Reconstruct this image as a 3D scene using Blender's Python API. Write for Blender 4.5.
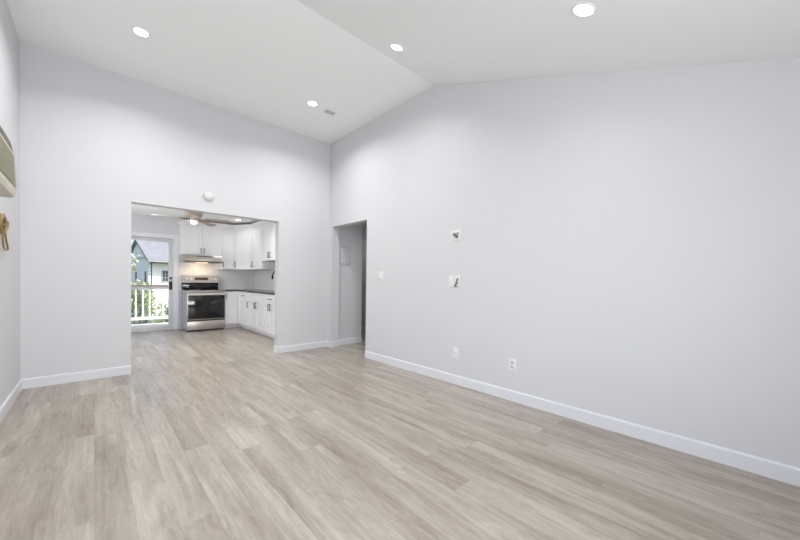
import bpy, bmesh, math, random
from mathutils import Vector, Matrix
random.seed(7)
for o in list(bpy.data.objects):
    bpy.data.objects.remove(o)
SC = bpy.context.scene
COL = SC.collection
R = math.radians

# ------------------------------------------------------------------ camera
def make_camera():
    yaw, pitch, roll = R(42.7263), R(-.8602), R(.7878)
    c, s = math.cos(yaw), math.sin(yaw)
    right, fwd, up = Vector((c, -s, 0)), Vector((s, c, 0)), Vector((0, 0, 1))
    f1 = fwd * math.cos(pitch) + up * math.sin(pitch)
    u1 = up * math.cos(pitch) - fwd * math.sin(pitch)
    r2 = right * math.cos(roll) + u1 * math.sin(roll)
    u2 = u1 * math.cos(roll) - right * math.sin(roll)
    cd = bpy.data.cameras.new('camera')
    cd.sensor_width = 36
    cd.lens = 330.78 * 36 / 800
    cd.shift_y = 16.25 / 800
    cd.clip_start = .02
    cd.clip_end = 300
    co = bpy.data.objects.new('camera', cd)
    COL.objects.link(co)
    m = Matrix((r2, u2, -f1)).transposed().to_4x4()
    m.translation = Vector((0, 0, 1.2))
    co.matrix_world = m
    SC.camera = co
make_camera()

# ------------------------------------------------------------------ sky, sun, daylight, exposure
SKY_STRENGTH = .25
SUN_STRENGTH = 5.0
WINDOW_LEFT = 4
WINDOW_FRONT = 74
LAMP_FAR_W, LAMP_MID_W, LAMP_NEAR_W = 15, 8, 2.5
KITCHEN_LAMP_W = 1.6
KITCHEN_LAMP_ADDED_W = 12
KITCHEN_FILL = 31  # power of the added kitchen fill lamp
HALL_FILL_W = 3.6
SC.view_settings.view_transform = 'Standard'
SC.view_settings.look = 'None'
SC.view_settings.gamma = 1
SC.view_settings.use_curve_mapping = False
SC.view_settings.exposure = 0.11

def make_world():
    w = bpy.data.worlds.new('sky')
    SC.world = w
    w.use_nodes = True
    nt = w.node_tree
    nt.nodes.clear()
    out = nt.nodes.new('ShaderNodeOutputWorld')
    bg = nt.nodes.new('ShaderNodeBackground')
    sky = nt.nodes.new('ShaderNodeTexSky')
    sky.sky_type = 'NISHITA'
    sky.sun_disc = False
    sky.sun_elevation = R(55)
    sky.sun_rotation = R(140)
    sky.dust_density = 2.5
    bg.inputs['Strength'].default_value = SKY_STRENGTH
    nt.links.new(sky.outputs[0], bg.inputs['Color'])
    nt.links.new(bg.outputs[0], out.inputs['Surface'])
make_world()

def light(name, kind, loc, direction, energy, color=(1, 1, 1), parent=None, **kw):
    ld = bpy.data.lights.new(name, kind)
    ld.energy = energy
    ld.color = color
    for k, v in kw.items():
        setattr(ld, k, v)
    lo = bpy.data.objects.new(name, ld)
    COL.objects.link(lo)
    lo.location = loc
    lo.rotation_euler = Vector(direction).to_track_quat('-Z', 'Y').to_euler()
    if parent:
        lo.parent = parent
    return lo
light('sun', 'SUN', (6, -20, 30), (-.75, .48, -.95), SUN_STRENGTH, (1, .96, .9), angle=R(.6))
# daylight lamps for the two unseen windows assumed in the living room
light('daylight_left_window', 'AREA', (-.66, 1.15, 1.45), (1, 0, .06), WINDOW_LEFT, (.94, .97, 1), shape='RECTANGLE', size=2.2, size_y=1.3)
light('daylight_front_window', 'AREA', (.3, -.99, 1.45), (0, 1, .3), WINDOW_FRONT, (.95, .97, 1), shape='RECTANGLE', size=1.5, size_y=1.2)

light('kitchen_fill_light', 'AREA', (-.66, 7.5, 1.5), (1, 0, .25), KITCHEN_FILL, (.95, .97, 1), shape='RECTANGLE', size=1.4, size_y=1.1)  # added area lamp brightening the kitchen from an invented side window

# ------------------------------------------------------------------ materials
def nodes_of(name):
    m = bpy.data.materials.new(name)
    m.use_nodes = True
    nt = m.node_tree
    b = nt.nodes['Principled BSDF']
    return m, nt, b

def S(v):
    """sRGB 0-255 triple to linear rgba"""
    r = []
    for c in v:
        c /= 255
        r.append(c / 12.92 if c <= .04045 else ((c + .055) / 1.055) ** 2.4)
    return (*r, 1)

def mat(name, rgb, rough=.5, metal=0, var=.04, scale=8, bump=.0, stretch=None, spec=.5):
    """procedural paint / plastic / metal: base colour broken up by noise, optional bump"""
    m, nt, b = nodes_of(name)
    tc = nt.nodes.new('ShaderNodeTexCoord')
    mp = nt.nodes.new('ShaderNodeMapping')
    if stretch:
        mp.inputs['Scale'].default_value = stretch
    nz = nt.nodes.new('ShaderNodeTexNoise')
    nz.inputs['Scale'].default_value = scale
    nz.inputs['Detail'].default_value = 5
    rp = nt.nodes.new('ShaderNodeValToRGB')
    c = S(rgb)
    rp.color_ramp.elements[0].position = .3
    rp.color_ramp.elements[1].position = .7
    rp.color_ramp.elements[0].color = (*[x * (1 - var) for x in c[:3]], 1)
    rp.color_ramp.elements[1].color = (*[min(1, x * (1 + var)) for x in c[:3]], 1)
    L = nt.links.new
    L(tc.outputs['Object'], mp.inputs['Vector'])
    L(mp.outputs[0], nz.inputs['Vector'])
    L(nz.outputs['Fac'], rp.inputs[0])
    L(rp.outputs[0], b.inputs['Base Color'])
    b.inputs['Roughness'].default_value = rough
    b.inputs['Metallic'].default_value = metal
    b.inputs['Specular IOR Level'].default_value = spec
    if bump:
        bp = nt.nodes.new('ShaderNodeBump')
        bp.inputs['Strength'].default_value = bump
        bp.inputs['Distance'].default_value = .002
        L(nz.outputs['Fac'], bp.inputs['Height'])
        L(bp.outputs[0], b.inputs['Normal'])
    return m

def emit(name, rgb, strength):
    m, nt, b = nodes_of(name)
    b.inputs['Base Color'].default_value = (.8, .8, .8, 1)
    b.inputs['Emission Color'].default_value = S(rgb)
    b.inputs['Emission Strength'].default_value = strength
    return m

def glass(name, tint=(1, 1, 1)):
    m, nt, b = nodes_of(name)
    nt.nodes.remove(b)
    out = nt.nodes['Material Output']
    tr = nt.nodes.new('ShaderNodeBsdfTransparent')
    tr.inputs[0].default_value = (*tint, 1)
    gl = nt.nodes.new('ShaderNodeBsdfGlossy')
    gl.inputs['Roughness'].default_value = .02
    fr = nt.nodes.new('ShaderNodeFresnel')
    fr.inputs['IOR'].default_value = 1.35
    mx = nt.nodes.new('ShaderNodeMixShader')
    L = nt.links.new
    L(fr.outputs[0], mx.inputs[0])
    L(tr.outputs[0], mx.inputs[1])
    L(gl.outputs[0], mx.inputs[2])
    L(mx.outputs[0], out.inputs['Surface'])
    return m

def floor_mat():
    m, nt, b = nodes_of('oak_vinyl_planks')
    L = nt.links.new
    def N(t, **kw):
        n = nt.nodes.new(t)
        for k, v in kw.items():
            setattr(n, k, v)
        return n
    def M(op, a, c=None):
        n = N('ShaderNodeMath', operation=op)
        for i, v in enumerate((a, c)):
            if v is None: continue
            if isinstance(v, (int, float)): n.inputs[i].default_value = v
            else: L(v, n.inputs[i])
        return n.outputs[0]
    tc = N('ShaderNodeTexCoord')
    sp = N('ShaderNodeSeparateXYZ')
    L(tc.outputs['Object'], sp.inputs[0])
    W, LEN = .152, 1.22
    u = M('DIVIDE', sp.outputs['X'], W)
    row = M('FLOOR', u)
    wn = N('ShaderNodeTexWhiteNoise', noise_dimensions='1D')
    L(row, wn.inputs['W'])
    v = M('ADD', M('DIVIDE', sp.outputs['Y'], LEN), M('MULTIPLY', wn.outputs['Value'], 7.31))
    pid = M('FLOOR', v)
    cb = N('ShaderNodeCombineXYZ')
    L(row, cb.inputs[0]); L(pid, cb.inputs[1])
    wp = N('ShaderNodeTexWhiteNoise', noise_dimensions='2D')
    L(cb.outputs[0], wp.inputs['Vector'])
    # grain coordinates: shifted per plank, squeezed across the plank
    off = N('ShaderNodeVectorMath', operation='SCALE')
    L(wp.outputs['Color'], off.inputs[0]); off.inputs['Scale'].default_value = 37
    add = N('ShaderNodeVectorMath', operation='ADD')
    L(tc.outputs['Object'], add.inputs[0]); L(off.outputs[0], add.inputs[1])
    def noise(sx, sy, detail, dist=0, rough=.55):
        mp = N('ShaderNodeMapping')
        mp.inputs['Scale'].default_value = (sx, sy, 1)
        L(add.outputs[0], mp.inputs['Vector'])
        n = N('ShaderNodeTexNoise')
        n.inputs['Scale'].default_value = 1
        n.inputs['Detail'].default_value = detail
        n.inputs['Roughness'].default_value = rough
        n.inputs['Distortion'].default_value = dist
        L(mp.outputs[0], n.inputs['Vector'])
        return n.outputs['Fac']
    broad = noise(9, .9, 3, .6)          # soft light and dark bands inside a plank
    fine = noise(52, 1.6, 4, .5, .55)    # fibres
    knots = noise(15, 3.2, 4, 2.6, .55)   # cathedral swirls
    tone = M('ADD', M('MULTIPLY', wp.outputs['Value'], .10), M('MULTIPLY', broad, .66))
    tone = M('ADD', tone, M('MULTIPLY', fine, .26))
    tone = M('ADD', tone, M('MULTIPLY', knots, .32))
    tone = M('SUBTRACT', tone, .150)
    rp = N('ShaderNodeValToRGB')
    e = rp.color_ramp.elements
    e[0].position, e[0].color = .27, S((132, 120, 106))
    e[1].position, e[1].color = .75, S((194, 186, 176))
    k = e.new(.5); k.color = S((164, 154, 142))
    L(tone, rp.inputs[0])
    # seams
    fu = M('FRACT', u); fv = M('FRACT', v)
    eu = M('MULTIPLY', M('MINIMUM', fu, M('SUBTRACT', 1, fu)), W)
    ev = M('MULTIPLY', M('MINIMUM', fv, M('SUBTRACT', 1, fv)), LEN)
    edge = M('MINIMUM', eu, ev)
    mr = N('ShaderNodeMapRange')
    mr.inputs['From Min'].default_value = 0
    mr.inputs['From Max'].default_value = .0016
    mr.inputs['To Min'].default_value = .78
    mr.inputs['To Max'].default_value = 1
    L(edge, mr.inputs['Value'])
    mul = N('ShaderNodeMix', data_type='RGBA', blend_type='MULTIPLY')
    mul.inputs[0].default_value = 1
    L(rp.outputs[0], mul.inputs[6])
    L(mr.outputs[0], mul.inputs[7])
    L(mul.outputs[2], b.inputs['Base Color'])
    b.inputs['Roughness'].default_value = .34
    bp = N('ShaderNodeBump')
    bp.inputs['Strength'].default_value = .25
    bp.inputs['Distance'].default_value = .0006
    L(mr.outputs[0], bp.inputs['Height'])
    L(bp.outputs[0], b.inputs['Normal'])
    return m

def brick_mat(name, c1, c2, mortar, bw, bh, ms, rough=.3, axes='XZ', bump=.3, metal=0):
    m, nt, b = nodes_of(name)
    L = nt.links.new
    tc = nt.nodes.new('ShaderNodeTexCoord')
    sp = nt.nodes.new('ShaderNodeSeparateXYZ')
    cb = nt.nodes.new('ShaderNodeCombineXYZ')
    L(tc.outputs['Object'], sp.inputs[0])
    L(sp.outputs[axes[0]], cb.inputs[0])
    L(sp.outputs[axes[1]], cb.inputs[1])
    br = nt.nodes.new('ShaderNodeTexBrick')
    br.inputs['Color1'].default_value = S(c1)
    br.inputs['Color2'].default_value = S(c2)
    br.inputs['Mortar'].default_value = S(mortar)
    br.inputs['Scale'].default_value = 1
    br.inputs['Mortar Size'].default_value = ms
    br.inputs['Mortar Smooth'].default_value = .2
    br.inputs['Brick Width'].default_value = bw
    br.inputs['Row Height'].default_value = bh
    L(cb.outputs[0], br.inputs['Vector'])
    L(br.outputs['Color'], b.inputs['Base Color'])
    b.inputs['Roughness'].default_value = rough
    b.inputs['Metallic'].default_value = metal
    if bump:
        bp = nt.nodes.new('ShaderNodeBump')
        bp.invert = True
        bp.inputs['Strength'].default_value = bump
        bp.inputs['Distance'].default_value = .003
        L(br.outputs['Fac'], bp.inputs['Height'])
        L(bp.outputs[0], b.inputs['Normal'])
    return m

M_ = dict(
    wall=mat('wall_paint', (215, 215, 218), .62, var=.008, scale=160, bump=.05),
    ceil=mat('ceiling_paint', (246, 248, 247), .8, var=.008, scale=120, bump=.05),
    trim=mat('white_trim_paint', (226, 227, 231), .35, var=.006),
    floor=floor_mat(),
    cab=mat('white_cabinet_paint', (240, 239, 240), .32, var=.006),
    cabin=mat('cabinet_interior', (205, 196, 182), .6),
    black=mat('matte_black_metal', (36, 34, 34), .38, .6),
    steel=mat('brushed_stainless', (190, 184, 176), .32, .85, var=.06, scale=6, stretch=(2, 40, 60)),
    brightsteel=mat('lightened_stainless', (226, 224, 222), .42, .6, var=.03),  # lighter copy of the steel, standing in for reflection on the oven handle
    steelpaint=mat('range_side_grey', (168, 170, 178), .4, .3),
    blackglass=mat('black_glass', (16, 17, 22), .07, spec=.6),
    cooktop=mat('ceramic_cooktop', (22, 22, 24), .15),
    counter=mat('charcoal_stone', (62, 62, 66), .16, var=.25, scale=60),
    tile=brick_mat('white_subway_tile', (232, 232, 232), (226, 226, 228), (214, 214, 214), .152, .076, .004, .18),
    tileside=brick_mat('white_subway_tile_side', (232, 232, 232), (226, 226, 228), (214, 214, 214), .152, .076, .004, .18, axes='YZ'),
    plate=mat('white_plastic', (233, 233, 233), .35, var=.005),
    detector=mat('aged_white_plastic', (222, 222, 220), .4),
    socket=mat('grey_socket_plastic', (196, 196, 198), .4),
    dark=mat('dark_gap_fill', (34, 34, 36), .6),  # dark fill for narrow openings
    wire=mat('dark_wire', (66, 64, 66), .5),
    fan=mat('taupe_fan_metal', (196, 184, 170), .35, .35),
    blade=mat('taupe_fan_blade', (184, 172, 160), .4, var=.1, stretch=(3, 30, 1)),
    globe=emit('frosted_globe', (255, 246, 232), .55),
    lamp=emit('downlight_lens', (255, 252, 244), 9),
    hoodlamp=emit('hood_lamp_lens', (255, 214, 160), 3),
    display=mat('brown_display', (70, 52, 38), .3, var=.6, scale=90),
    ac=mat('beige_ac_plastic', (206, 202, 184), .45),
    acgrille=mat('beige_ac_grille', (182, 178, 156), .5),
    acmid=mat('beige_ac_louvre', (146, 142, 124), .5),
    acdark=mat('ac_outlet_dark', (112, 108, 90), .6),
    cord=mat('tan_power_cord', (156, 134, 90), .5),
    glass=glass('clear_glass'),
    doorw=mat('white_door_paint', (214, 214, 216), .4),
    bronze=mat('dark_bronze', (66, 56, 52), .35, .6),
    deck=brick_mat('pale_deck_boards', (226, 224, 220), (216, 214, 210), (150, 148, 144), 3.0, .14, .006, .6, axes='XY'),
    rail=mat('white_rail_paint', (246, 243, 234), .45),
    railcap=mat('brown_rail_cap', (142, 112, 92), .6, var=.15, stretch=(2, 30, 30)),
    siding=brick_mat('white_lap_siding', (246, 245, 244), (243, 243, 242), (222, 222, 222), 20, .16, .012, .6, axes='XZ'),
    gable=brick_mat('grey_lap_siding', (250, 246, 246), (247, 243, 243), (220, 216, 216), 20, .16, .012, .6, axes='YZ'),
    shingle=brick_mat('grey_roof_shingles', (146, 148, 154), (134, 136, 143), (118, 120, 127), .34, .17, .012, .85, axes='XY', bump=.4),
    soffit=mat('grey_soffit', (112, 112, 108), .7),
    fascia=mat('white_fascia', (186, 186, 188), .5),
    bargeboard=mat('grey_bargeboard', (120, 124, 124), .6),
    winpane=mat('dark_window_pane', (66, 74, 82), .1),
    leaf=mat('green_leaves', (172, 184, 140), .5, var=.5, scale=4),
    leafpale=mat('pale_green_leaves', (204, 212, 190), .45, var=.4, scale=4),
    leafdark=mat('dark_green_leaves', (104, 114, 106), .5, var=.4, scale=4),
    bark=mat('grey_bark', (104, 92, 80), .8, var=.3),
    lawn=mat('lawn', (112, 124, 96), .9, var=.35, scale=3),
    hallpaint=mat('hall_paint', (214, 214, 218), .62, var=.008, scale=160),
    blind=mat('dark_door_edge', (96, 92, 94), .5),
)

# ------------------------------------------------------------------ mesh helpers
class MB:
    def __init__(s, T=None):
        s.bm = bmesh.new()
        s.T = T or Matrix.Identity(4)
    def _add(s, vs, fs):
        v = [s.bm.verts.new(s.T @ Vector(p)) for p in vs]
        for f in fs:
            try: s.bm.faces.new([v[i] for i in f])
            except ValueError: pass
        return s
    def box(s, x0, x1, y0, y1, z0, z1, bev=0, seg=2):
        if bev:
            b2 = bmesh.new()
            bmesh.ops.create_cube(b2, size=1)
            for v in b2.verts:
                v.co = Vector(((x0 + x1) / 2 + v.co.x * (x1 - x0), (y0 + y1) / 2 + v.co.y * (y1 - y0), (z0 + z1) / 2 + v.co.z * (z1 - z0)))
            bmesh.ops.bevel(b2, geom=b2.edges[:], offset=bev, segments=seg, profile=.5, affect='EDGES')
            b2.verts.index_update()
            s._add([v.co.copy() for v in b2.verts], [[v.index for v in f.verts] for f in b2.faces])
            b2.free()
            return s
        return s._add([(x0, y0, z0), (x1, y0, z0), (x1, y1, z0), (x0, y1, z0), (x0, y0, z1), (x1, y0, z1), (x1, y1, z1), (x0, y1, z1)],
                      [(3, 2, 1, 0), (4, 5, 6, 7), (0, 1, 5, 4), (1, 2, 6, 5), (2, 3, 7, 6), (3, 0, 4, 7)])
    def prism(s, poly, axis, a, b):
        """2-D polygon pushed along an axis; the polygon gives the other two coordinates in XYZ order"""
        def P(p, h):
            if axis == 'X': return (h, p[0], p[1])
            if axis == 'Y': return (p[0], h, p[1])
            return (p[0], p[1], h)
        n = len(poly)
        vs = [P(p, a) for p in poly] + [P(p, b) for p in poly]
        fs = [tuple(range(n - 1, -1, -1)), tuple(range(n, 2 * n))] + [(i, (i + 1) % n, n + (i + 1) % n, n + i) for i in range(n)]
        return s._add(vs, fs)
    def lathe(s, c, prof, axis='Z', seg=28):
        """profile of (radius, height) turned about an axis through c"""
        vs, fs = [], []
        for r, h in prof:
            for k in range(seg):
                a = 2 * math.pi * k / seg
                p = (r * math.cos(a), r * math.sin(a), h)
                if axis == 'X': p = (p[2], p[0], p[1])
                if axis == 'Y': p = (p[0], p[2], p[1])
                vs.append((c[0] + p[0], c[1] + p[1], c[2] + p[2]))
        for j in range(len(prof) - 1):
            for k in range(seg):
                k2 = (k + 1) % seg
                fs.append((j * seg + k, j * seg + k2, (j + 1) * seg + k2, (j + 1) * seg + k))
        fs.append(tuple(range(seg - 1, -1, -1)))
        fs.append(tuple((len(prof) - 1) * seg + k for k in range(seg)))
        return s._add(vs, fs)
    def tube(s, pts, r, seg=8):
        pts = [Vector(p) for p in pts]
        vs, fs = [], []
        prev = None
        for i, p in enumerate(pts):
            t = (pts[min(i + 1, len(pts) - 1)] - pts[max(i - 1, 0)]).normalized()
            n = prev if prev else t.orthogonal().normalized()
            n = (n - t * n.dot(t)).normalized()
            prev = n
            bi = t.cross(n)
            rr = r[i] if isinstance(r, (list, tuple)) else r
            for k in range(seg):
                a = 2 * math.pi * k / seg
                vs.append(p + (n * math.cos(a) + bi * math.sin(a)) * rr)
        for j in range(len(pts) - 1):
            for k in range(seg):
                k2 = (k + 1) % seg
                fs.append((j * seg + k, j * seg + k2, (j + 1) * seg + k2, (j + 1) * seg + k))
        fs.append(tuple(range(seg - 1, -1, -1)))
        fs.append(tuple((len(pts) - 1) * seg + k for k in range(seg)))
        return s._add(vs, fs)
    def build(s, name, m, parent=None, smooth=40):
        bmesh.ops.recalc_face_normals(s.bm, faces=s.bm.faces[:])
        me = bpy.data.meshes.new(name)
        s.bm.to_mesh(me)
        s.bm.free()
        me.materials.append(m)
        if smooth:
            for p in me.polygons: p.use_smooth = True
            me.set_sharp_from_angle(angle=R(smooth))
        o = bpy.data.objects.new(name, me)
        COL.objects.link(o)
        if parent: o.parent = parent
        return o

def spline(pts, n=8):
    """Catmull-Rom through points"""
    P = [Vector(p) for p in pts]
    P = [P[0] * 2 - P[1]] + P + [P[-1] * 2 - P[-2]]
    out = []
    for i in range(1, len(P) - 2):
        for k in range(n):
            t = k / n
            a, b, c, d = P[i - 1:i + 3]
            out.append(.5 * ((2 * b) + (c - a) * t + (2 * a - 5 * b + 4 * c - d) * t * t + (3 * b - a - 3 * c + d) * t ** 3))
    out.append(P[-2])
    return out

def tag(o, label, cat, group=None, kind=None):
    o['label'] = label
    o['category'] = cat
    if group: o['group'] = group
    if kind: o['kind'] = kind
    return o
def thing(name, label, cat, loc=(0, 0, 0), rz=0, group=None):
    o = bpy.data.objects.new(name, None)
    o.empty_display_size = .1
    COL.objects.link(o)
    o.location = loc
    o.rotation_euler = (0, 0, rz)
    return tag(o, label, cat, group)
def struct(mb, name, m, label, cat, smooth=0):
    return tag(mb.build(name, m, smooth=smooth), label, cat, kind='structure')
def dup(root, loc, label, rz=None):
    r = root.copy(); COL.objects.link(r); r.location = loc; r['label'] = label
    if rz is not None: r.rotation_euler = (0, 0, rz)
    for ch in root.children:
        c = ch.copy(); COL.objects.link(c); c.parent = r
        for g in ch.children:
            d = g.copy(); COL.objects.link(d); d.parent = c
    return r

# ------------------------------------------------------------------ the living room shell
XL, XR, YB, YF = -.5756, 3.118, 5.28, -.9
H, YRIDGE, SLOPE = 3.65, 2.7966, .3632
OX0, OX1, OH = .335, 2.19, 2.14           # kitchen opening in the back wall
DY0, DY1, DH = 4.155, 5.169, 2.155        # hall opening in the right wall
TB, TR = .14, .145                        # wall thicknesses
KY, KX, KH = 9.3, 3.185, 2.60             # kitchen rear wall, right wall, ceiling
HALLY = 5.245
def zc(y): return H - SLOPE * (YRIDGE - y) if y < YRIDGE else H

struct(MB().box(-1.2, 6.2, -1.2, KY + .14, -.12, 0), 'floor', M_['floor'], 'greige oak plank floor running from the living room into the kitchen', 'floor')
struct(MB().prism([(XL - .2, 0), (OX0, 0), (OX0, OH), (OX1, OH), (OX1, 0), (XR, 0), (XR, H), (XL - .2, H)], 'Y', YB, YB + TB),
       'wall_back', M_['wall'], 'white back wall with the wide doorless opening to the kitchen', 'wall')
zf = zc(YF)
struct(MB().prism([(YF - .2, 0), (DY0, 0), (DY0, DH), (DY1, DH), (DY1, 0), (YB + TB, 0), (YB + TB, H), (YRIDGE, H), (YF - .2, zc(YF - .2))], 'X', XR, XR + TR),
       'wall_right', M_['wall'], 'long white right wall under the sloping ceiling with a narrow hall opening', 'wall')
def left_wall():
    mb = MB()
    a, b = XL - .2, XL
    w0, w1, z0, z1 = 0.0, 2.3, .75, 2.1
    mb.prism([(w1, 0), (YB, 0), (YB, H), (YRIDGE, H), (w1, zc(w1))], 'X', a, b)
    mb.prism([(YF - .2, 0), (w0, 0), (w0, zc(w0)), (YF - .2, zc(YF - .2))], 'X', a, b)
    mb.box(a, b, w0, w1, 0, z0)
    mb.prism([(w0, z1), (w1, z1), (w1, zc(w1)), (w0, zc(w0))], 'X', a, b)
    struct(mb, 'wall_left', M_['wall'], 'white left wall carrying the beige air conditioner', 'wall')
    f = MB()
    for y in (w0 + .03, (w0 + w1) / 2, w1 - .03): f.box(a + .05, a + .09, y - .03, y + .03, z0, z1)
    for z in (z0 + .03, (z0 + z1) / 2, z1 - .03): f.box(a + .05, a + .09, w0, w1, z - .03, z + .03)
    struct(f, 'window_1', M_['trim'], 'white window frame in the left wall', 'window')
left_wall()
def front_wall():
    mb = MB()
    a, b = YF - .2, YF
    mb.box(XL, -.5, a, b, 0, zf).box(1.1, XR, a, b, 0, zf).box(-.5, 1.1, a, b, 0, .8).box(-.5, 1.1, a, b, 2.1, zf - .03)
    struct(mb, 'wall_front', M_['wall'], 'white wall with a window at the end opposite the kitchen', 'wall')
    f = MB()
    for x in (-.47, .3, 1.07): f.box(x - .03, x + .03, a + .03, a + .07, .8, 2.1)
    for z in (.83, 1.45, 2.07): f.box(-.5, 1.1, a + .03, a + .07, z - .03, z + .03)
    struct(f, 'window_2', M_['trim'], 'white window frame in the end wall opposite the kitchen', 'window')
front_wall()
struct(MB().prism([(YF - .2, zc(YF - .2)), (YRIDGE, H), (YB + TB, H), (YB + TB, H + .12), (YRIDGE - .02, H + .12), (YF - .2, zc(YF - .2) + .12)], 'X', XL - .2, XR + TR),
       'ceiling', M_['ceil'], 'white vaulted ceiling, flat towards the back wall and sloping down from a crease', 'ceiling')

# baseboards
def bb_prof(t=.014, h=.108):
    return [(0, 0), (t, 0), (t, h - .012), (t - .006, h), (0, h)]
def bb(name, a, b, label):
    """baseboard run from a to b (xy) with the wall on the left of the direction of travel"""
    a, b = Vector((*a, 0)), Vector((*b, 0))
    d = (b - a).normalized()
    n = Vector((d.y, -d.x, 0))
    vs, fs = [], []
    pr = bb_prof()
    for p in (a, b):
        for t, z in pr: vs.append(p + n * t + Vector((0, 0, z + .0005)))
    k = len(pr)
    fs = [tuple(range(k - 1, -1, -1)), tuple(range(k, 2 * k))] + [(i, (i + 1) % k, k + (i + 1) % k, k + i) for i in range(k)]
    mb = MB(); mb._add(vs, fs)
    return struct(mb, name, M_['trim'], label, 'baseboard')
bb('baseboard_back', (XL, YB), (OX0, YB), 'white baseboard along the back wall left of the kitchen opening')
bb('baseboard_back', (OX1, YB), (XR - .014, YB), 'white baseboard of the narrow back wall stub right of the kitchen opening')
bb('baseboard_back', (OX1, YB + TB), (OX1, YB), 'short white baseboard inside the right jamb of the kitchen opening')
bb('baseboard_right', (XR, DY0), (XR, YF), 'long white baseboard along the right wall')
bb('baseboard_right', (XR, YB), (XR, DY1), 'tiny white baseboard between the back corner and the hall opening')
bb('baseboard_right', (XR, DY1), (XR + TR, DY1), 'short white baseboard on the far jamb of the hall opening')
bb('baseboard_right', (XR + TR, DY0), (XR, DY0), 'short white baseboard on the near jamb of the hall opening')
bb('baseboard_left', (XL, YF), (XL, YB - .014), 'white baseboard along the left wall under the air conditioner')

# ------------------------------------------------------------------ hall behind the right wall
HX = 3.83
struct(MB().box(XR + TR + .0, HX, HALLY, HALLY + .1, 0, 2.46).box(HX - .1, HX, HALLY + .1, 7.0, 0, 2.46), 'wall_hall', M_['hallpaint'], 'shaded hall wall with the flush panel, seen through the narrow opening', 'wall')
struct(MB().box(4.78, 4.9, 2.6, 7.1, 0, 2.46), 'wall_hall_far', M_['hallpaint'], 'dim wall at the far end of the hall beyond the corner', 'wall')
struct(MB().box(XR + TR, 4.78, 2.5, 2.6, 0, 2.46), 'wall_hall_near', M_['hallpaint'], 'hall wall nearest the camera behind the long right wall', 'wall')
struct(MB().box(HX, 4.78, 7.0, 7.1, 0, 2.46), 'wall_hall_end', M_['hallpaint'], 'short end wall of the side passage off the hall', 'wall')
struct(MB().box(XR + TR, 4.9, 2.5, 7.1, 2.46, 2.56), 'ceiling_hall', M_['ceil'], 'low white ceiling of the hall', 'ceiling')
bb('baseboard_hall', (XR + TR, HALLY), (HX, HALLY), 'white baseboard under the flush panel in the hall')
bb('baseboard_hall', (4.78, 7.0), (4.78, 2.6), 'white baseboard on the dim far hall wall')
t = thing('electrical_panel', 'flush white electrical panel door on the shaded hall wall', 'panel', (3.425, HALLY, 1.66))
mb = MB().box(-.132, .132, -.012, 0, -.175, -.155, .002).box(-.132, .132, -.012, 0, .155, .175, .002).box(-.132, -.112, -.012, 0, -.155, .155, .002).box(.112, .132, -.012, 0, -.155, .155, .002)
mb.build('frame', M_['hallpaint'], t)
MB().box(-.1125, .1125, -.003, -.0005, -.1555, .1555).build('gap_shade', M_['dark'], t)  # dark sheet painted in as the shade around the panel door
MB().box(-.106, .108, -.009, -.001, -.150, .152, .003).build('panel_door', M_['hallpaint'], t)
MB().box(-.102, -.094, -.016, -.009, -.02, .02, .002).build('latch', M_['socket'], t)
# ------------------------------------------------------------------ kitchen shell
DX0, DX1, DZ = .42, 1.37, 2.125
struct(MB().prism([(XL - .2, 0), (DX0, 0), (DX0, DZ), (DX1, DZ), (DX1, 0), (KX, 0), (KX, KH), (XL - .2, KH)], 'Y', KY, KY + .14), 'wall_kitchen_rear', M_['wall'], 'white kitchen rear wall around the glazed deck door', 'wall')
struct(MB().box(KX, KX + .14, YB + TB, KY + .14, 0, KH), 'wall_kitchen_right', M_['wall'], 'white kitchen wall behind the run of base cabinets', 'wall')
mb = MB().box(XL - .2, XL, YB + TB, 6.75, 0, KH).box(XL - .2, XL, 8.25, KY, 0, KH).box(XL - .2, XL, 6.75, 8.25, 0, .9).box(XL - .2, XL, 6.75, 8.25, 2.1, KH)
f = MB()
for y in (6.78, 7.5, 8.22): f.box(XL - .15, XL - .11, y - .03, y + .03, .9, 2.1)
for z in (.93, 1.5, 2.07): f.box(XL - .15, XL - .11, 6.75, 8.25, z - .03, z + .03)
struct(f, 'added_window', M_['trim'], 'added white window frame, out of view in the kitchen side wall', 'window')  # unseen window added to hold the kitchen fill lamp
struct(mb, 'wall_kitchen_left', M_['wall'], 'white kitchen wall on the side of the deck door', 'wall')
struct(MB().box(XL - .2, KX + .14, YB + TB, KY + .14, KH, KH + .1), 'ceiling_kitchen', M_['ceil'], 'flat white kitchen ceiling with the fan', 'ceiling')
struct(MB().box(1.462, KX - .011, KY - .010, KY - .0005, .91, 1.79), 'trim_1', M_['tile'], 'white subway tile backsplash on the kitchen rear wall', 'backsplash')
struct(MB().box(KX - .010, KX - .0005, 5.9, KY - .011, .91, 1.66), 'trim_2', M_['tileside'], 'white subway tile backsplash on the kitchen wall above the long worktop', 'backsplash')
mb = MB().box(DX1 - .005, DX1 + .09, KY - .02, KY, 0, DZ + .09, .003).box(DX0 - .09, DX0 + .005, KY - .02, KY, 0, DZ + .09, .003).box(DX0 + .005, DX1 - .005, KY - .02, KY, DZ - .005, DZ + .09, .003)
struct(mb, 'trim_3', M_['trim'], 'white casing around the glazed deck door', 'door casing')

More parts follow.
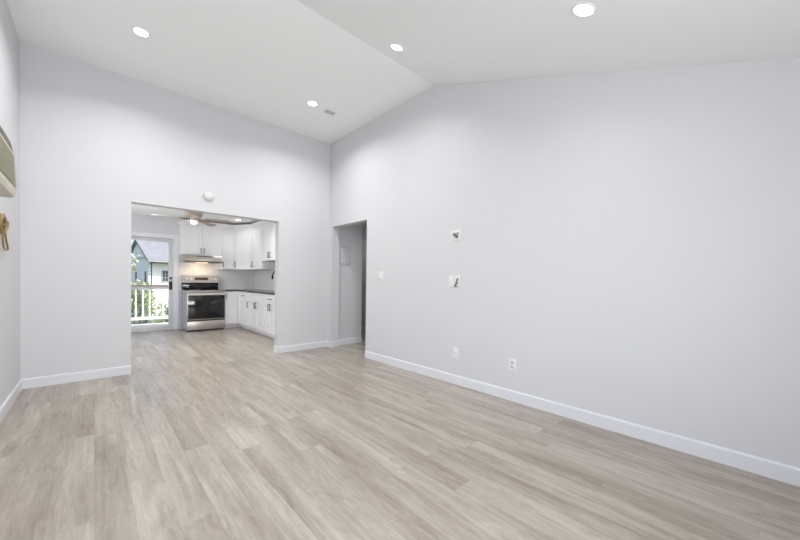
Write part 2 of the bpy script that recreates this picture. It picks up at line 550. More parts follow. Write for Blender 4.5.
# glazed deck door
t = thing('door_1', 'full glass white door to the deck with a dark handle', 'door', (DX0, KY, 0)); t['kind'] = 'structure'
w = DX1 - DX0
x0, x1 = .03, w - .03
mb = MB().box(0, .03, 0, .12, 0, DZ).box(w - .03, w, 0, .12, 0, DZ).box(.03, w - .03, 0, .12, DZ - .02, DZ)
mb.build('door_frame', M_['doorw'], t)
MB().box(0, w, -.01, .13, 0, .03, .004).build('threshold', M_['doorw'], t)
mb = MB().box(x0, x0 + .09, .05, .09, .035, DZ - .023, .003).box(x1 - .068, x1, .05, .09, .035, DZ - .023, .003)
mb.box(x0 + .09, x1 - .068, .05, .09, .035, .11, .003).box(x0 + .09, x1 - .068, .05, .09, DZ - .088, DZ - .023, .003)
mb.build('door_leaf', M_['doorw'], t)
MB().box(x0 + .09, x1 - .068, .068, .072, .11, DZ - .088).build('glass_pane', M_['glass'], t)
hx = x1 - .030
mb = MB().box(hx - .03, hx + .03, .036, .05, .93, 1.12, .003)
mb.tube(spline([(hx, .04, 1.10), (hx, -.005, 1.08), (hx, -.012, 1.02), (hx, -.005, .96), (hx, .04, .945)]), .009)
mb.build('door_handle', M_['bronze'], t)
MB().lathe((hx, .02, 1.20), [(.026, 0), (.026, .03)], 'Y', 18).build('deadbolt', M_['bronze'], t)

# ------------------------------------------------------------------ cabinets
def handle(parent, x, z, vertical=True, L=.135, y=-.02):
    mb = MB()
    if vertical:
        mb.box(x - .006, x + .006, y - .036, y - .024, z - L / 2, z + L / 2, .002)
        for s in (-1, 1): mb.box(x - .005, x + .005, y - .026, y, z + s * (L / 2 - .012) - .005, z + s * (L / 2 - .012) + .005)
    else:
        mb.box(x - L / 2, x + L / 2, y - .036, y - .024, z - .006, z + .006, .002)
        for s in (-1, 1): mb.box(x + s * (L / 2 - .012) - .005, x + s * (L / 2 - .012) + .005, y - .026, y, z - .005, z + .005)
    return mb.build('handle', M_['black'], parent)
def shaker(x0, x1, z0, z1, rail=.06, y=0):
    mb = MB()
    g = .0018
    x0 += g; x1 -= g; z0 += g; z1 -= g
    mb.box(x0, x0 + rail, y - .02, y - .001, z0, z1, .0015, 1).box(x1 - rail, x1, y - .02, y - .001, z0, z1, .0015, 1)
    mb.box(x0 + rail, x1 - rail, y - .02, y - .001, z0, z0 + rail, .0015, 1).box(x0 + rail, x1 - rail, y - .02, y - .001, z1 - rail, z1, .0015, 1)
    mb.box(x0 + rail, x1 - rail, y - .011, y - .002, z0 + rail, z1 - rail)
    return mb
def cabinet(name, label, loc, rz, w, d, z0, z1, doors, drawers=(), toe=0, group=None, toe_ext=(0, 0), filler=None):
    """front-left corner at loc; doors are (x0,x1,z0,z1,handle x,handle z), drawers (x0,x1,z0,z1,has handle)"""
    t = thing(name, label, 'cabinet', loc, rz, group)
    MB().box(.0008, w - .0008, 0, d, z0 + toe, z1).build('carcass', M_['cab'], t)
    if toe: MB().box(.0008 + toe_ext[0], w - .0008 + toe_ext[1], .075, .095, .001, toe).build('toe_kick', M_['cab'], t)
    if filler: MB().box(filler[0], filler[1], -.02, -.0005, z0 + toe, z1).build('filler_strip', M_['cab'], t)
    for (a, b, c, e, hx, hz) in doors:
        o = shaker(a, b, c, e).build('door', M_['cab'], t)
        if hx is not None: handle(o, hx, hz)
    for (a, b, c, e, hh) in drawers:
        o = MB().box(a + .0018, b - .0018, -.02, -.001, c + .0018, e - .0018, .0015, 1).build('drawer_front' if not hh else 'drawer', M_['cab'], t)
        if hh: handle(o, (a + b) / 2, (c + e) / 2, False)
    return t
UF = KY - .34       # front plane of the rear wall cupboards
UX = KX - .33       # front plane of the right wall cupboards
UT = 2.46
GU, GB = 'white wall cupboards', 'white base cabinets'
WX0, WX1 = 1.462, 2.29
w = WX1 - WX0
cabinet('wall_cabinet', 'white double-door wall cupboard over the steel range hood', (WX0, UF, 0), 0, w, .328, 1.756, UT,
        [(0, w / 2, 1.756, UT, w / 2 - .033, 1.85), (w / 2, w, 1.756, UT, w / 2 + .033, 1.85)], group=GU)
CX = 2.60
cabinet('wall_cabinet', 'narrow white single-door wall cupboard right of the range hood', (WX1 + .001, UF, 0), 0, CX - WX1 - .002, .328, 1.44, UT,
        [(0, CX - WX1 - .002, 1.44, UT, .03, 1.56)], group=GU)
# corner cupboard with the door set across the corner
CYR = 8.50
ang = math.atan2(CYR - UF, UX - CX)
cw = math.hypot(CYR - UF, UX - CX)
t = thing('wall_cabinet', 'white corner wall cupboard with its door set diagonally', 'cabinet', (CX, UF, 0), ang, GU)
inv = (Matrix.Translation((CX, UF, 0)) @ Matrix.Rotation(ang, 4, 'Z')).inverted()
poly = [inv @ Vector((*p, 0)) for p in ((CX, UF), (UX, CYR), (KX - .012, CYR), (KX - .012, KY - .012), (CX, KY - .012))]
MB().prism([(p.x, p.y) for p in poly], 'Z', 1.44, UT).build('carcass', M_['cab'], t)
o = shaker(.012, cw - .012, 1.44, UT).build('door', M_['cab'], t)
handle(o, .045, 1.56)
YS = 7.79
cabinet('wall_cabinet', 'white single-door wall cupboard between the corner cupboard and the sink cupboard', (UX, CYR - .001, 0), -math.pi / 2, CYR - YS - .002, .318, 1.44, UT,
        [(.07, CYR - YS - .002, 1.44, UT, .15, 1.56)], group=GU, filler=(.012, .069))
cabinet('wall_cabinet', 'shorter white double-door wall cupboard above the black faucet', (UX, YS - .001, 0), -math.pi / 2, .94, .318, 1.62, UT,
        [(0, .47, 1.62, UT, .43, 1.74), (.47, .94, 1.62, UT, .51, 1.74)], group=GU)
# crown along the tops: one continuous length
def crown():
    path = [(WX0, KY - .012), (WX0, UF), (CX, UF), (UX, CYR), (UX, 6.85), (KX - .012, 6.85)]
    mb = MB()
    prof = [(0, UT + .001), (.022, UT + .001), (.022, UT + .02), (.05, UT + .075), (.05, UT + .09), (0, UT + .09)]
    P = [Vector((*p, 0)) for p in path]
    vs, k = [], len(prof)
    for i, p in enumerate(P):
        ns = []
        if i > 0: d = (P[i] - P[i - 1]).normalized(); ns.append(Vector((d.y, -d.x, 0)))
        if i < len(P) - 1: d = (P[i + 1] - P[i]).normalized(); ns.append(Vector((d.y, -d.x, 0)))
        n = sum(ns, Vector()).normalized()
        sc = 1 / n.dot(ns[0])
        # travel goes wall -> front -> right -> towards camera, so the room lies on the right hand side or left
        for r, z in prof: vs.append(p + n * (r * sc) * SIDE + Vector((0, 0, z)))
    fs = []
    for i in range(len(P) - 1):
        for j in range(k): fs.append((i * k + j, i * k + (j + 1) % k, (i + 1) * k + (j + 1) % k, (i + 1) * k + j))
    fs += [tuple(range(k)), tuple((len(P) - 1) * k + j for j in range(k))]
    mb._add(vs, fs)
    return struct(mb, 'trim_4', M_['cab'], 'white crown moulding along the tops of the wall cupboards', 'moulding')
SIDE = 1
crown()

# base cabinets
BX, BYF = KX - .585, KY - .615        # front planes: right run and rear run
CT = .90
RX0, RX1 = 1.503, 2.284              # range
cabinet('base_cabinet', 'white corner base cabinet right beside the steel range', (RX1 + .006, BYF, 0), 0, BX - RX1 - .008, .6, 0, CT,
        [(0, BX - RX1 - .065, .11, CT - .004, .035, .78)], toe=.105, group=GB, toe_ext=(0, .076), filler=(BX - RX1 - .064, BX - RX1 - .028))
def run(label, ya, yb, doors, drawers, **kw):
    cabinet('base_cabinet', label, (BX, ya, 0), -math.pi / 2, ya - yb - .001, .572, 0, CT, doors, drawers, toe=.105, group=GB, **kw)
D0, D1, D2 = .11, .72, CT - .004
w1 = BYF - 7.84
run('white base cabinet with one drawer and one door nearest the corner', BYF, 7.84,
    [(.1, w1, D0, D1, w1 - .035, .62)], [(.1, w1, D1, D2, True)], toe_ext=(-.07, 0), filler=(.021, .098))
run('white sink base cabinet under the black faucet with two handles side by side', 7.838, 6.98,
    [(0, .43, D0, D1, .395, .63), (.43, .857, D0, D1, .465, .63)], [(0, .857, D1, D2, False)])
run('white base cabinet with drawer nearest the opening edge', 6.978, 6.22,
    [(0, .36, D0, D1, .325, .64), (.36, .757, D0, D1, .395, .64)], [(0, .757, D1, D2, True)])
MB_ = MB().prism([(RX1 + .004, BYF - .03), (BX - .03, BYF - .03), (BX - .03, 6.2), (KX - .012, 6.2), (KX - .012, KY - .012), (RX1 + .004, KY - .012)], 'Z', CT + .001, .936)
tag(MB_.build('countertop', M_['counter'], smooth=0), 'dark charcoal stone worktop wrapping the kitchen corner', 'worktop')
# faucet
t = thing('faucet', 'matte black gooseneck faucet on the dark worktop', 'faucet', (KX - .11, 7.28, .936))
MB().lathe((0, 0, 0), [(.03, 0), (.03, .008), (.02, .014), (.018, .05)]).build('base', M_['black'], t)
MB().tube([(0, 0, .04), (0, 0, .30)] + spline([(0, 0, .32), (-.01, .012, .39), (-.05, .06, .45), (-.10, .12, .44), (-.125, .15, .37)], 8), .0125).build('spout', M_['black'], t)
MB().lathe((-.127, .153, .27), [(.014, 0), (.019, .01), (.019, .07), (.014, .10)]).build('spray_head', M_['black'], t)
MB().tube([(0, -.015, .05), (0, -.05, .08), (0, -.08, .13)], [.008, .007, .006]).build('lever', M_['black'], t)

# ------------------------------------------------------------------ range
t = thing('range', 'stainless steel electric range with black oven window', 'stove', (RX0, 8.56, 0))
w = RX1 - RX0
MB().box(.004, w - .004, .045, .68, .03, .907).build('body', M_['steelpaint'], t)
for x in (.04, w - .04):
    for y in (.09, .6): MB().lathe((x, y, .001), [(.016, 0), (.016, .03)], 'Z', 12).build('foot', M_['black'], t)
o = MB().box(0, w, 0, .04, .045, .235, .006).build('drawer', M_['steel'], t)
MB().box(.01, w - .01, .012, .04, .236, .262).build('drawer_gap', M_['dark'], t)
door = MB().box(0, w, 0, .04, .265, .878, .006).build('oven_door', M_['steel'], t)
MB().box(.020, w - .020, -.003, .002, .285, .815, .001).build('oven_window', M_['blackglass'], door)
mb = MB().tube([(.03, -.05, .846), (w - .03, -.05, .846)], .0135, 12)
for x in (.055, w - .055): mb.box(x - .012, x + .012, -.05, .002, .836, .856, .003)
mb.build('handle', M_['brightsteel'], door)
top = MB().box(0, w, -.005, .68, .908, .927, .005).build('cooktop', M_['steel'], t)
MB().box(.02, w - .02, .02, .60, .9265, .930, .001).build('glass_top', M_['cooktop'], top)
for x, y, r in ((.2, .17, .105), (.56, .17, .085), (.2, .43, .085), (.56, .43, .105)):
    MB().lathe((x, y, .9298), [(r, 0), (r, .0008), (r - .004, .0008), (r - .004, 0)], 'Z', 40).build('burner_ring', M_['socket'], top)
MB().box(.004, w - .004, .625, .69, .9275, 1.10, .002).build('back_glass', M_['blackglass'], t)
bp = MB().prism([(.60, 1.10), (.69, 1.10), (.69, 1.275), (.625, 1.275)], 'X', .002, w - .002).build('control_panel', M_['steel'], t)
MB().box(.26, .54, .600, .625, 1.165, 1.225, .002).build('display', M_['display'], bp)
for x in (.10, .19, .62, .705):
    MB().lathe((x, .578, 1.19), [(.018, 0), (.022, .004), (.024, .035)], 'Y', 20).build('knob', M_['plate'], bp)

# ------------------------------------------------------------------ range hood
t = thing('range_hood', 'slim stainless range hood glowing warm above the range', 'range hood', (WX0, 8.80, 0))
w = .80
MB().prism([(.055, 1.752), (.485, 1.752), (.485, 1.60), (.02, 1.585), (-.005, 1.605), (-.005, 1.635)], 'X', .003, w).build('shell', M_['steel'], t)
mb = MB()
for k in range(9):
    xx = .25 + k * .04
    mb._add([(xx, .043, 1.726), (xx + .03, .043, 1.726), (xx + .03, .030, 1.702), (xx, .030, 1.702)], [(0, 1, 2, 3)])
    mb.T = Matrix.Translation((0, -.002, .001))
mb.build('vent_slots', M_['dark'], t)
MB().box(.1, w - .1, .06, .44, 1.578, 1.586, .002).build('filter', M_['steelpaint'], t)
MB().box(w / 2 - .12, w / 2 + .12, .09, .16, 1.573, 1.5785, .001).build('lamp_lens', M_['hoodlamp'], t)
light('hood_light', 'AREA', (w / 2, .2, 1.565), (0, .15, -1), 2.2, (1, .74, .46), t, shape='RECTANGLE', size=.3, size_y=.1)

# ------------------------------------------------------------------ ceiling fan
t = thing('ceiling_fan', 'taupe five-blade ceiling fan with a frosted globe in the kitchen', 'fan', (1.29, 6.8, 0))
MB().lathe((0, 0, 0), [(.022, KH - .16), (.022, KH - .07), (.05, KH - .06), (.075, KH - .03), (.075, KH - .001)]).build('canopy', M_['fan'], t)
MB().lathe((0, 0, 0), [(.06, 2.255), (.10, 2.275), (.135, 2.31), (.14, 2.355), (.11, 2.40), (.05, 2.43), (.022, 2.438)]).build('motor', M_['fan'], t)
MB().lathe((0, 0, 0), [(.05, 2.228), (.06, 2.238), (.055, 2.257)]).build('switch_cup', M_['fan'], t)
MB().lathe((0, 0, 0), [(.006, 2.145), (.036, 2.153), (.056, 2.18), (.056, 2.208), (.044, 2.23)]).build('globe', M_['globe'], t)
for k in range(5):
    a = R(16 - 42.7 + 72 * k)
    T = Matrix.Rotation(a, 4, 'Z') @ Matrix.Translation((0, 0, 2.262)) @ Matrix.Rotation(R(3), 4, 'Y') @ Matrix.Rotation(R(-12), 4, 'X')
    pts = [(.19, -.05), (.30, -.058), (.55, -.066), (.60, -.05), (.62, 0), (.60, .05), (.55, .066), (.30, .058), (.19, .05)]
    b = MB(T).prism(pts, 'Z', -.003, .004).build('blade', M_['blade'], t)
    MB(T).box(.09, .24, -.016, .016, -.009, -.003, .002).build('blade_bracket', M_['fan'], b)

# ------------------------------------------------------------------ recessed lights
def downlight(label, loc, normal, group, watts, r=.075, color=(.99, 1, .995)):
    t = thing('recessed_light', label, 'ceiling light', loc, 0, group)
    t.rotation_euler = Vector((0, 0, 1)).rotation_difference(Vector(normal)).to_euler()
    MB().lathe((0, 0, 0), [(r * .76, -.0005), (r * .78, -.006), (r * .92, -.007), (r, -.001), (r, -.0003)]).build('trim_ring', M_['plate'], t)
    MB().lathe((0, 0, 0), [(r * .74, -.001), (r * .74, -.0075), (r * .3, -.0085)]).build('lens', M_['lamp'], t)
    light('downlight', 'AREA', (0, 0, -.012), (0, 0, -1), watts, color, t, shape='DISK', size=r * 1.4, spread=R(146))
    return t
sn = Vector((0, -SLOPE, 1)).normalized()
GL = 'recessed living room ceiling lights'
downlight('round recessed light in the flat ceiling above the kitchen opening, leftmost', (.34, 4.225, H), (0, 0, 1), GL, LAMP_FAR_W)
downlight('round recessed light in the flat ceiling beside the small grey vent', (2.22, 4.24, H), (0, 0, 1), GL, LAMP_FAR_W)
downlight('round recessed light just on the near side of the ceiling crease', (2.222, 2.50, zc(2.50)), sn, GL, LAMP_MID_W)
downlight('largest round recessed light at the top edge, in the sloping ceiling', (2.249, .775, zc(.775)), sn, GL, LAMP_NEAR_W)
downlight('round recessed light nearest the left wall in the flat ceiling, left of the crease light', (.34, 2.86, H), (0, 0, 1), GL, LAMP_MID_W)
downlight('round recessed light in the low part of the sloping ceiling on the window side', (.34, .775, zc(.775)), sn, GL, LAMP_NEAR_W)
downlight('small recessed light in the kitchen ceiling right of the fan', (2.487, 8.357, KH), (0, 0, 1), 'recessed kitchen ceiling lights', KITCHEN_LAMP_W, .07)
downlight('added recessed fill light in the kitchen ceiling, unseen behind the header near the deck door', (.45, 6.6, KH), (0, 0, 1), 'recessed kitchen ceiling lights', KITCHEN_LAMP_ADDED_W, .07)  # added out of view to brighten the kitchen
downlight('added recessed fill light in the kitchen ceiling, unseen behind the header near the sink', (2.3, 6.6, KH), (0, 0, 1), 'recessed kitchen ceiling lights', KITCHEN_LAMP_ADDED_W, .07)  # second unseen lamp added for kitchen brightness
downlight('added unseen recessed fill light in the low hall ceiling just behind the opening', (4.0, 4.2, 2.46), (0, 0, 1), 'added hall fill lights', HALL_FILL_W, .07)  # added lamp, lifts the hall wall from out of view
downlight('added unseen recessed fill light in the low ceiling of the side passage past the hall corner', (4.25, 6.3, 2.46), (0, 0, 1), 'added hall fill lights', HALL_FILL_W * .35, .07)  # added lamp, lifts the far hall wall past the corner

t = thing('ceiling_vent', 'small grey slotted vent in the flat ceiling near the corner', 'vent', (2.52, 4.29, H))
MB().box(-.075, .075, -.045, .045, -.006, -.0005, .002).build('frame', M_['socket'], t)
mb = MB()
for k in range(5): mb.box(-.062, .062, -.034 + k * .015, -.027 + k * .015, -.0085, -.006)
mb.build('slats', M_['socket'], t)

t = thing('smoke_detector', 'round white smoke detector on the back wall over the kitchen opening', 'smoke detector', (1.18, YB, 2.365))
MB().lathe((0, 0, 0), [(.05, -.036), (.056, -.033), (.064, -.018), (.072, -.012), (.072, -.0005)], 'Y', 32).build('housing', M_['detector'], t)
MB().lathe((0, 0, 0), [(.026, -.041), (.031, -.036)], 'Y', 24).build('test_button', M_['detector'], t)
mb = MB()
for k in range(12):
    a = 2 * math.pi * k / 12
    T = Matrix.Rotation(a, 4, 'Y')
    mb.T = T
    mb.box(.056, .066, -.026, -.016, -.009, .009)
mb.build('vent_ring', M_['socket'], t)

# ------------------------------------------------------------------ plates on the right wall; local x runs along +Y, local -y faces the room
def wall_thing(name, label, cat, y, z, group=None):
    return thing(name, label, cat, (XR, y, z), -math.pi / 2, group)
def plate(t, w, h, d=.006):
    return MB().box(-w / 2, w / 2, -d, -.0004, -h / 2, h / 2, .0025).build('cover_plate', M_['plate'], t)
t = wall_thing('wall_plate', 'small square white wall plate with dark loose wires, highest on the right wall', 'wall plate', 2.413, 1.747)
plate(t, .125, .118)
MB().box(-.03, .03, -.0075, -.0058, -.034, .034, .001).build('box_opening', M_['socket'], t)
w1 = MB().tube(spline([(-.03, -.006, .032), (-.032, -.022, .012), (-.012, -.026, -.006), (.002, -.02, .004), (.006, -.012, -.02)]), .0042)
w1.build('loose_wire', M_['wire'], t)
MB().tube(spline([(.03, -.006, .034), (.028, -.02, .010), (.03, -.024, -.012), (.012, -.012, -.03)]), .0045).build('loose_wire', M_['wire'], t)
MB().tube(spline([(.0, -.006, .0), (-.014, -.024, .02), (.01, -.02, -.012), (.03, -.01, -.028)]), .0035).build('loose_wire', M_['wire'], t)
t = wall_thing('light_switch', 'white single rocker switch left of the plate with the dangling wire', 'light switch', 2.478, 1.209)
plate(t, .071, .132)
MB().box(-.017, .017, -.0085, -.006, -.034, .034, .0015).build('rocker', M_['plate'], t)
t = wall_thing('wall_plate', 'white plate with a dark wire dangling from it beside the rocker switch', 'wall plate', 2.385, 1.212)
plate(t, .086, .138)
MB().box(-.016, .016, -.0075, -.0058, -.034, .034, .001).build('box_opening', M_['socket'], t)
MB().tube(spline([(.006, -.006, .03), (.010, -.03, .01), (.004, -.034, -.02), (-.006, -.03, -.045), (-.018, -.02, -.06), (-.034, -.012, -.062)]), .005).build('loose_wire', M_['wire'], t)
MB().tube(spline([(.0, -.006, -.02), (-.008, -.02, -.04), (-.004, -.018, -.068)]), .004).build('loose_wire', M_['wire'], t)
t = wall_thing('cable_outlet', 'white wall plate with one round jack, low on the right wall', 'outlet', 2.391, .372)
plate(t, .075, .118)
MB().lathe((0, -.014, 0), [(.007, 0), (.007, .008), (.012, .0085), (.012, .009)], 'Y', 14).build('jack', M_['socket'], t)
t = wall_thing('power_outlet', 'white duplex power outlet low on the right wall, nearest the camera', 'outlet', 1.676, .369)
plate(t, .082, .122)
for s in (-1, 1):
    o = MB().box(-.0165, .0165, -.0085, -.0055, s * .021 - .0145, s * .021 + .0145, .004).build('socket', M_['socket'], t)
    MB().box(-.008, -.005, -.0092, -.0083, s * .021 - .004, s * .021 + .006).box(.005, .008, -.0092, -.0083, s * .021 - .004, s * .021 + .006).box(-.002, .002, -.0092, -.0083, s * .021 - .010, s * .021 - .006).build('slots', M_['fan'], o)
t = wall_thing('light_switch', 'white double rocker switch beside the hall opening', 'light switch', 3.79, 1.28)
plate(t, .118, .122)
for s in (-1, 1): MB().box(s * .023 - .0165, s * .023 + .0165, -.0085, -.006, -.033, .033, .0015).build('rocker', M_['plate'], t)

# ------------------------------------------------------------------ air conditioner on the left wall
AY0, AY1, AXF = 3.23, 3.94, .125      # local: x = out of the wall, y along the wall
t = thing('air_conditioner', 'beige through-the-wall air conditioner with a louvred grille', 'air conditioner', (XL, AY0, 0))
L_ = AY1 - AY0
prof = [(.0005, 1.805), (.10, 1.805), (.118, 1.815), (.126, 1.84), (.126, 1.88), (.114, 2.15), (.098, 2.235), (.08, 2.262), (.0005, 2.262)]
MB().prism(prof[::-1], 'Y', 0, L_).build('housing', M_['ac'], t)
def face_x(z):
    if z < 2.15: return .126 - (z - 1.88) / .27 * .012
    return .114 - (z - 2.15) / .085 * .016
mb = MB()
n = 16
for k in range(n):
    z = 1.892 + k * (2.122 - 1.892) / (n - 1)
    mb.box(face_x(z) - .002, face_x(z) + .006, .03, L_ - .022, z - .0030, z + .0030)
mb.build('grille', M_['acgrille'], t)
def face_strip(name, z0, z1, m, d=.0008, e=.02):
    MB()._add([(face_x(z0) + d, .028, z0), (face_x(z0) + d, L_ - e, z0), (face_x(z1) + d, L_ - e, z1), (face_x(z1) + d, .028, z1)], [(0, 1, 2, 3)]).build(name, m, t)
face_strip('grille_backing', 1.884, 2.128, M_['acdark'])
mb = MB()
for k in range(4):
    z = 2.166 + k * .018
    mb.box(face_x(z) - .003, face_x(z) + .004, .03, L_ - .028, z - .003, z + .003)
mb.build('outlet_louvres', M_['acmid'], t)
face_strip('outlet_backing', 2.156, 2.23, M_['acdark'], e=.026)

# its power cord, coiled, tied and hanging
pts = []
cy, cz = 4.20, 1.62
for k in range(60):
    a = k / 60 * 2 * math.pi * 3.6
    pts.append((XL + .022 + .010 * math.sin(a * .37), cy + (.115 + .012 * math.sin(a * .61)) * math.cos(a) , cz + (.075 + .01 * math.cos(a * .43)) * math.sin(a)))
t = thing('coiled_cable', 'tan power cable coiled and tied on the left wall below the air conditioner', 'cable', (0, 0, 0))
MB().tube(pts, .0075).build('coil', M_['cord'], t)
MB().tube(spline([(XL + .03, 4.25, 1.56), (XL + .026, 4.33, 1.50), (XL + .024, 4.41, 1.445), (XL + .024, 4.40, 1.425), (XL + .024, 4.33, 1.418), (XL + .024, 4.24, 1.44), (XL + .028, 4.17, 1.51), (XL + .03, 4.14, 1.57)]), .007).build('hanging_loop', M_['cord'], t)
MB().tube(spline([(XL + .02, 4.27, 1.62), (XL + .03, 4.33, 1.66), (XL + .03, 4.37, 1.655), (XL + .03, 4.35, 1.61), (XL + .02, 4.28, 1.58)]), .007).build('tie_loop', M_['cord'], t)
MB().tube(spline([(XL + .02, 4.1, 1.63), (XL + .02, 4.02, 1.70), (XL + .03, 3.92, 1.78)]), .0065).build('lead', M_['cord'], t)
MB().lathe((XL + .0005, 4.20, 1.70), [(.006, 0), (.006, .03), (.012, .032), (.012, .036)], 'X', 12).build('hook', M_['steel'], t)

# ------------------------------------------------------------------ outside
GZ = -2.55
struct(MB().box(-2, 5, KY + .15, 11.1, -.16, -.02), 'deck', M_['deck'], 'pale boarded deck outside the glass door', 'deck')
struct(MB().box(-60, 70, KY + .2, 110, GZ - .2, GZ), 'ground', M_['lawn'], 'green lawn beyond the deck', 'ground')
t = thing('deck_railing', 'white deck railing with a brown cap outside the glass door', 'railing', (0, 11.0, 0))
MB().box(-2, 5, -.075, .075, .985, 1.01, .004).build('rail_cap', M_['railcap'], t)
MB().box(-2, 5, -.025, .025, .895, .984, .004).build('top_rail', M_['rail'], t)
MB().box(-2, 5, -.025, .025, .085, .165, .004).build('bottom_rail', M_['rail'], t)
x = .79 - .1458 * 5
while x < 2.9:
    MB().box(x - .019, x + .019, -.019, .019, .166, .894).build('baluster', M_['rail'], t)
    x += .1458
for x in (-1.95, 4.95): MB().box(x - .05, x + .05, -.05, .05, -.019, 1.05, .004).build('post', M_['rail'], t)

# neighbouring house: local x along the front, local y away from us
def house():
    t = thing('house', 'neighbouring house with a grey shingle roof and grey gable beyond the railing', 'house', (3.60, 37.8, GZ), R(8))
    W, D = 13.0, 7.0
    EZ, RZ = 3.06 - GZ, 4.84 - GZ
    MB().box(.30, W, 0, .2, 0, EZ).build('front_wall', M_['siding'], t)
    MB().prism([(0, 0), (D, 0), (D, EZ), (D / 2, RZ - .12), (0, EZ)], 'X', 0, .2).build('gable_wall', M_['gable'], t)
    MB().box(.2, W, D - .2, D, 0, EZ).build('back_wall', M_['siding'], t)
    MB().prism([(0.2, 0), (D - .2, 0), (D - .2, EZ), (D / 2, RZ - .12), (0.2, EZ)], 'X', W - .2, W).build('end_wall', M_['gable'], t)
    s = (RZ - EZ) / (D / 2)
    ov, th = .75, .16
    for sgn, nm in ((0, 'front'), (1, 'back')):
        y0, y1 = (-ov, D / 2) if sgn == 0 else (D + ov, D / 2)
        z0 = EZ - ov * s
        MB().prism([(y0, z0), (y1, RZ), (y1, RZ + th), (y0, z0 + th)], 'X', -.18, W + .2).build('roof', M_['shingle'], t)
    f = MB().box(-.18, W + .2, -ov - .04, -ov - .001, EZ - ov * s - .02, EZ - ov * s + .10)
    f.box(-.06, -.001, 0, D, EZ - .07, EZ + .07)
    f.build('fascia', M_['fascia'], t)
    f = MB()
    for y0, y1 in ((-ov, D / 2), (D + ov, D / 2)):
        z0 = EZ - ov * s
        f.prism([(y0, z0 - .03), (y1, RZ - .03), (y1, RZ + th), (y0, z0 + th)], 'X', -.24, -.181)
    f.build('bargeboard', M_['bargeboard'], t)
    MB().box(.30, W, -ov + .02, 0.0, EZ - ov * s - .12, EZ - ov * s - .03).build('soffit', M_['soffit'], t)
    def window(x0, x1, z0, z1, cols, rows):
        f = MB().box(x0 - .07, x0, -.05, -.001, z0 - .07, z1 + .07).box(x1, x1 + .07, -.05, -.001, z0 - .07, z1 + .07)
        f.box(x0, x1, -.05, -.001, z1, z1 + .07).box(x0, x1, -.05, -.001, z0 - .07, z0)
        for k in range(1, cols): f.box(x0 + (x1 - x0) * k / cols - .02, x0 + (x1 - x0) * k / cols + .02, -.035, -.001, z0, z1)
        for k in range(1, rows): f.box(x0, x1, -.035, -.001, z0 + (z1 - z0) * k / rows - .02, z0 + (z1 - z0) * k / rows + .02)
        o = f.build('window', M_['fascia'], t)
        MB().box(x0, x1, -.02, -.002, z0, z1).build('pane', M_['winpane'], o)
    window(1.10, 1.52, .90 - GZ, 1.86 - GZ, 2, 3)
    window(4.2, 5.0, .90 - GZ, 1.86 - GZ, 2, 3)
    for y0, y1 in ((.35, .95), (3.6, 4.2)):
        o = MB().box(-.05, -.001, y0 - .06, y1 + .06, .75 - GZ, 1.85 - GZ).build('window', M_['gable'], t)
        MB().box(-.06, -.05, y0, y1, .82 - GZ, 1.79 - GZ).build('pane', M_['winpane'], o)
house()

def leaves(blobs, n, size, seed):
    rnd = random.Random(seed)
    mb = MB()
    vs, fs = [], []
    for i in range(n):
        cx, cy, cz, rx, ry, rz = blobs[rnd.randrange(len(blobs))]
        while True:
            p = Vector((rnd.uniform(-1, 1), rnd.uniform(-1, 1), rnd.uniform(-1, 1)))
            if .25 < p.length < 1: break
        c = Vector((cx + p.x * rx, cy + p.y * ry, cz + p.z * rz))
        d = Vector((rnd.gauss(0, 1), rnd.gauss(0, 1), rnd.gauss(0, .7))).normalized()
        s = d.cross(Vector((rnd.gauss(0, 1), rnd.gauss(0, 1), rnd.gauss(0, 1)))).normalized()
        u = d.cross(s)
        L = size * rnd.uniform(.6, 1.3)
        b = len(vs)
        vs += [c - d * L, c + s * L * .45 + u * L * .12, c + d * L, c - s * L * .45 + u * L * .12]
        fs += [(b, b + 1, b + 2), (b, b + 2, b + 3)]
    mb._add(vs, fs)
    return mb
def tree(name, label, cat, loc, trunk, blobs, n, size, m, seed, group=None):
    t = thing(name, label, cat, loc, 0, group)
    leaves(blobs, n, size, seed).build('foliage', m, t, smooth=0)
    mb = MB()
    for pts, r0, r1 in trunk:
        sp = spline(pts, 5)
        mb.tube(sp, [r0 + (r1 - r0) * i / (len(sp) - 1) for i in range(len(sp))])
    mb.build('trunk' if cat == 'tree' else 'stems', M_['bark'], t)
    return t
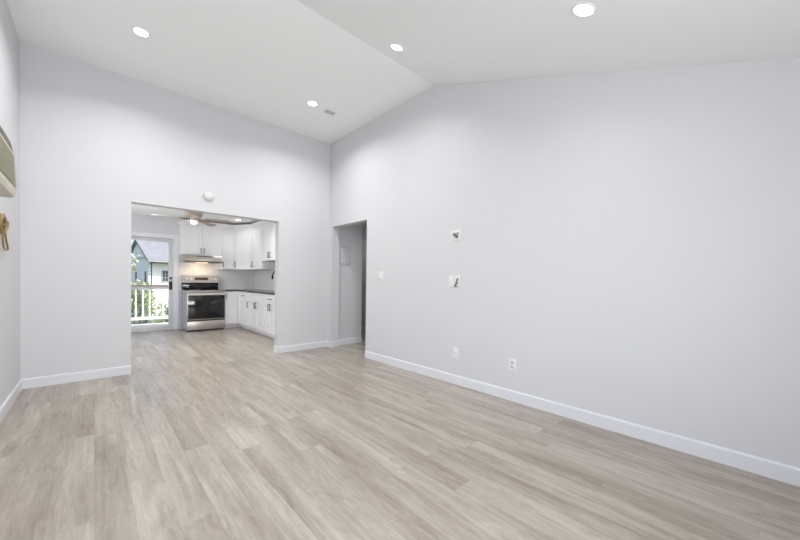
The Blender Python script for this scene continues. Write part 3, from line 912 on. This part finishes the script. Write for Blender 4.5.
tree('tree', 'pale leafy tree branch hanging at the left of the glass door', 'tree', (.17, 17.5, GZ),
     [([(-.6, 0, 0), (-.5, 0, 2.5), (-.2, 0, 4.4), (.3, 0, 5.6)], .13, .03), ([(-.35, 0, 3.6), (.2, .1, 4.2), (.85, .1, 4.2)], .05, .012), ([(-.45, 0, 3.0), (.2, .1, 3.4), (.9, .1, 3.5)], .04, .01)],
     [(.1, 0, 5.4, 1.0, .8, .9), (.45, 0, 4.6, .75, .6, .5), (.75, .1, 4.15, .36, .3, .22), (.6, .1, 3.45, .5, .4, .2), (-.8, 0, 5.0, 1.1, .9, 1.1)], 1500, .085, M_['leafpale'], 3)
tree('shrub', 'rounded green shrub above the railing in front of the grey gable', 'shrub', (1.75, 22, GZ),
     [([(0, 0, 0), (0, 0, 1.6), (.2, 0, 3.0)], .08, .02), ([(0, 0, .5), (-.3, 0, 1.8), (-.5, 0, 2.8)], .06, .02)],
     [(0, 0, 2.9, .55, .5, .75), (-.5, 0, 2.6, .6, .5, .7), (.3, 0, 2.1, .7, .6, .9)], 1500, .10, M_['leaf'], 5, 'garden shrubs')
tree('shrub', 'sunlit yellow-green shrub behind the right side of the railing', 'shrub', (2.3, 14.5, GZ),
     [([(0, 0, 0), (0, 0, 1.2), (.15, 0, 2.6)], .05, .015), ([(0, 0, .3), (-.3, 0, 1.3), (-.4, 0, 2.4)], .04, .012)],
     [(.0, 0, 2.6, .42, .4, .75), (-.3, 0, 2.0, .45, .4, .8), (.5, 0, 2.4, .5, .4, .9)], 1700, .07, M_['leaf'], 8, 'garden shrubs')
tree('shrub', 'low dark shrub behind the left side of the railing', 'shrub', (1.05, 15.5, GZ),
     [([(0, 0, 0), (0, 0, 1.0), (.1, 0, 1.9)], .05, .015), ([(0, 0, .2), (.2, 0, 1.0), (.4, 0, 1.8)], .04, .012)],
     [(.1, 0, 1.7, .6, .5, .6), (.4, 0, 1.4, .5, .5, .8), (-.3, 0, 1.5, .6, .5, .7)], 1300, .08, M_['leafdark'], 11, 'garden shrubs')
